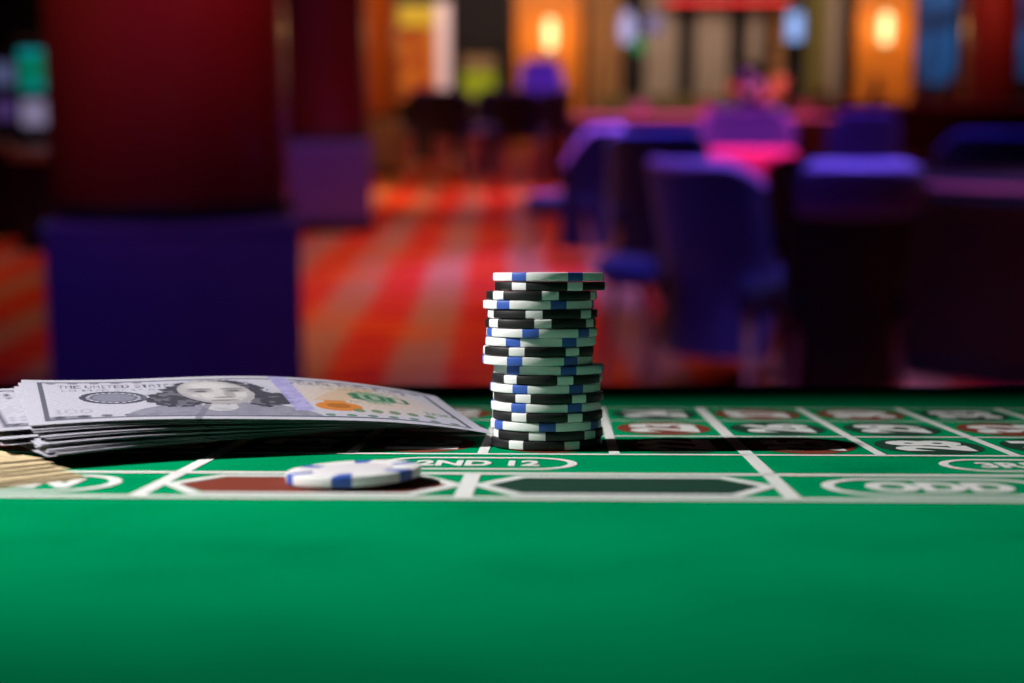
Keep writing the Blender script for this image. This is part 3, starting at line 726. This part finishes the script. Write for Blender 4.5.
    put(face * np.clip((fc - .25) * 1.1, 0, 1), (.42, .40, .41), .8)
    put(np.clip(1.3 - E(63, 51, 8, 6), 0, 1) * face, (.84, .82, .78), .7)
    put(np.clip(1.2 - E(75, 37, 4.5, 4), 0, 1) * face, (.84, .81, .77), .6)
    put(np.clip(1.2 - E(60, 36, 4.5, 4.5), 0, 1) * face, (.84, .81, .77), .6)
    put(face & (fc > .66) & (V < 40), (.42, .40, .42), .6)
    put(face & (tilt < -6) & (cl > .45), (.52, .50, .52), .5)
    put(np.clip(1.5 - E(60.5, 43.5, 4.2, 3.4), 0, 1) + np.clip(1.5 - E(72.5, 43.5, 4.0, 3.4), 0, 1), (.30, .28, .29), .6)
    put((E(60.5, 42.5, 2.4, 1.2) < 1) | (E(72, 42.5, 2.4, 1.2) < 1), (.08, .07, .09), .9)
    put((E(60.5, 46, 4.6, 1.3) < 1) | (E(72, 46, 4.4, 1.3) < 1), (.26, .24, .26), .8)
    put(np.clip(1.6 - E(70, 37.5, 1.8, 6), 0, 1), (.34, .32, .33), .7); put(E(67, 33, 3.4, 1.2) < 1, (.24, .22, .24), .75)
    put(E(67, 28.5, 5, 1.1) < 1, (.24, .19, .2), .85); put(E(67, 26, 4, .8) < 1, (.5, .48, .48), .6)
    eng = (np.sin(U * 7.5 + V * 3 + 2 * cl) > .2)
    put(((hair | face | sh) & eng), (.30, .29, .33), .30)
    # blue ribbon
    rb = (np.abs(U - 92.5) < 3.6) & (V > 13)
    put(rb, (.40, .37, .72), .85); put(rb & (cl > .5), (.56, .53, .84), .6)
    # quill and inkwell
    put((np.abs((U - 104) * .82 - (V - 28) * .55) < 5) & (V > 28) & (V < 54), (.70, .46, .25), .55)
    put(E(106, 20, 8.4, 6.6) < 1, (.78, .26, .04), .95); put(E(106, 21, 4.4, 3.6) < 1, (.34, .12, .03), .6)
    put((U > 102) & (U < 110) & (V > 24) & (V < 29), (.74, .28, .05), .85)
    # green treasury seal and numerals
    r = E(123, 39, 9, 9); put(r < 1, (.10, .34, .20), .75); put((r < .45), (.5, .6, .45), .45)
    txt('100', 114.5, 34, 10, grn, 1.0, .9, True)
    for x in (112, 118.5, 125, 131.5, 138): put(E(x, 15, 2.2, 2.6) < 1, (.16, .28, .14), .85)
    txt('100', 138, 19, 5, (.16, .30, .14), 1.0, .8, True)
    txt('AC 2844', 112, 27, 3.2, (.10, .26, .14), .9, .8)
    txt('LB 1478 2047 A', 106, 47.5, 3.2, (.10, .26, .14), .9, .7)
    img *= (1 + .05 * rg.standard_normal((NY, NX, 1)))
    return np.clip(img, 0, 1)
DES = design()
def paper(name, tint):
    m = bpy.data.materials.new(name); m.use_nodes = True; n, l = nodes(m); b = n['Principled BSDF']
    at_ = n.new('ShaderNodeAttribute'); at_.attribute_name = 'print'
    mx = n.new('ShaderNodeMix'); mx.data_type = 'RGBA'; mx.blend_type = 'MULTIPLY'; mx.inputs['Factor'].default_value = 1
    mx.inputs['B'].default_value = (*tint, 1); l.new(at_.outputs['Color'], mx.inputs['A']); l.new(mx.outputs['Result'], b.inputs['Base Color'])
    b.inputs['Roughness'].default_value = .9; b.inputs['Specular IOR Level'].default_value = .02
    return m
PAPER = paper('banknote_paper', (.67, .67, .70)); PAPER_T = paper('worn_banknote_paper', (.95, .76, .42))
TH = R(22); PIV = np.array([-25.3, 529.0])     # front right corner of the bundle, mm
eu0 = np.array([math.cos(TH), math.sin(TH)]); ev0 = np.array([-math.sin(TH), math.cos(TH)])
FL0 = PIV - eu0 * 156
_us = [0, .3, .55, .8, 1.0]
pf = np.polyfit(_us, [12.6, 13.1, 12.4, 8.9, 4.4], 3); pb = np.polyfit(_us, [23.0, 22.8, 22.0, 19.0, 13.0], 3)
def field(X, Y):
    """height of the bundle's upper face, in mm, over a point of the felt"""
    u = ((X - FL0[0]) * eu0[0] + (Y - FL0[1]) * eu0[1]) / 156; v = ((X - FL0[0]) * ev0[0] + (Y - FL0[1]) * ev0[1]) / 66.3
    uc = np.clip(u, 0, 1.0); vc = np.clip(v, -.25, 1.25)
    z = np.polyval(pf, uc) * (1 - vc) + np.polyval(pb, uc) * vc + .35 * np.sin(u * 9 + v * 3)
    return np.maximum(z, 3.0)
def bill(zf, fl, th, nx, ny, m, label, group, fade=1.0, thick=.13):
    eu = np.array([math.cos(th), math.sin(th)]); ev = np.array([-math.sin(th), math.cos(th)])
    gu, gv = np.meshgrid(np.linspace(0, 156, nx + 1), np.linspace(0, 66.3, ny + 1))
    X = fl[0] + gu * eu[0] + gv * ev[0]; Y = fl[1] + gu * eu[1] + gv * ev[1]; Z = zf(X, Y, gu / 156, gv / 66.3)
    top = np.stack([X, Y, Z], -1).reshape(-1, 3); n = len(top)
    cx, cy, cz = X.mean(), Y.mean(), Z.min()
    top = top - [cx, cy, cz]
    bot = top.copy(); bot[:, 2] -= thick
    V = np.concatenate([top, bot]) * mm
    idx = np.arange(n).reshape(ny + 1, nx + 1)
    q = np.stack([idx[:-1, :-1], idx[:-1, 1:], idx[1:, 1:], idx[1:, :-1]], -1).reshape(-1, 4)
    fb = q[:, ::-1] + n
    def side(a): a = np.asarray(a); return np.stack([a[:-1] + n, a[1:] + n, a[1:], a[:-1]], -1)
    sd = np.concatenate([side(idx[0]), side(idx[:, -1]), side(idx[-1][::-1]), side(idx[:, 0][::-1])])
    faces = np.concatenate([q, fb, sd])
    me = bpy.data.meshes.new('banknote'); me.from_pydata(V.tolist(), [], faces.tolist())
    ca = me.color_attributes.new('print', 'FLOAT_COLOR', 'POINT')
    iu = np.clip((gu * 3).astype(int), 0, NX - 1); iv = np.clip((gv * 3).astype(int), 0, NY - 1)
    k = DES[iv, iu].reshape(-1, 3); k = k * fade + np.array([.66, .65, .70]) * (1 - fade)
    col = np.ones((2 * n, 4)); col[:n, :3] = k; col[n:, :3] = (.34, .36, .33)  # underside and edges painted darker for the shade under the bundle
    ca.data.foreach_set('color', col.ravel())
    me.materials.append(m)
    me.polygons.foreach_set('use_smooth', [True] * len(me.polygons)); me.set_sharp_from_angle(angle=R(50)); me.update()
    o = bpy.data.objects.new('banknote', me); C.objects.link(o)
    o.matrix_world = M @ Matrix.Translation((cx * mm, cy * mm, cz * mm))
    return tag(o, label, 'banknote', group)
NB = 15
rb = random.Random(11)
ordn = ['', 'second', 'third', 'fourth', 'fifth', 'sixth', 'seventh', 'eighth', 'ninth', 'tenth', 'eleventh', 'twelfth', 'thirteenth', 'fourteenth', '']
for k in range(NB):
    f = 1 - .60 * k / (NB - 1)
    q = k / (NB - 1)
    th = TH + (0 if k == 0 else R(q * 17 + rb.uniform(-.6, 1.6)))
    fl = FL0 + (0 if k == 0 else np.array([11 * q + rb.uniform(-2.5, 2), -11 * q + rb.uniform(-.8, 1.0)]))
    if k in (4, 7, 10): fl = fl + np.array([-14.0, 2.0])
    zf = lambda X, Y, u, v, f=f: field(X, Y) * f
    lb = ('hundred dollar banknote lying face up on top of the curved bundle' if k == 0 else
          'grey banknote at the bottom of the curved bundle' if k == NB - 1 else
          'grey banknote fanned out in the curved bundle, %s from its top' % ordn[k])
    bill(zf, fl, th, *((NX, NY) if k == 0 else (96, 42)), PAPER, lb, 'banknotes in the curved bundle')
# older tan notes lying flat beneath, corner towards the stack
NT = 7
for k in range(NT):
    th = R(50 + rb.uniform(-4, 4)); cx, cy = (-140 - 3.4 * (k) + rb.uniform(-1.5, 1.5), 437 + 3.4 * k + rb.uniform(-1, 1))
    eu = np.array([math.cos(th), math.sin(th)]); fl = np.array([cx, cy]) - eu * 156
    base = .35 + .55 * k
    zf = lambda X, Y, u, v, z=base: z + 0 * X
    lb = ('tan worn banknote lying flat on the felt at the left edge, lowest of its pile' if k == 0 else
          'tan worn banknote on top of the flat pile, under the curved bundle' if k == NT - 1 else
          'tan worn banknote in the flat pile at the left edge, %s from its bottom' % ordn[k])
    bill(zf, fl, th, 96, 42, PAPER_T, lb, 'tan banknotes in the flat pile', fade=.35)
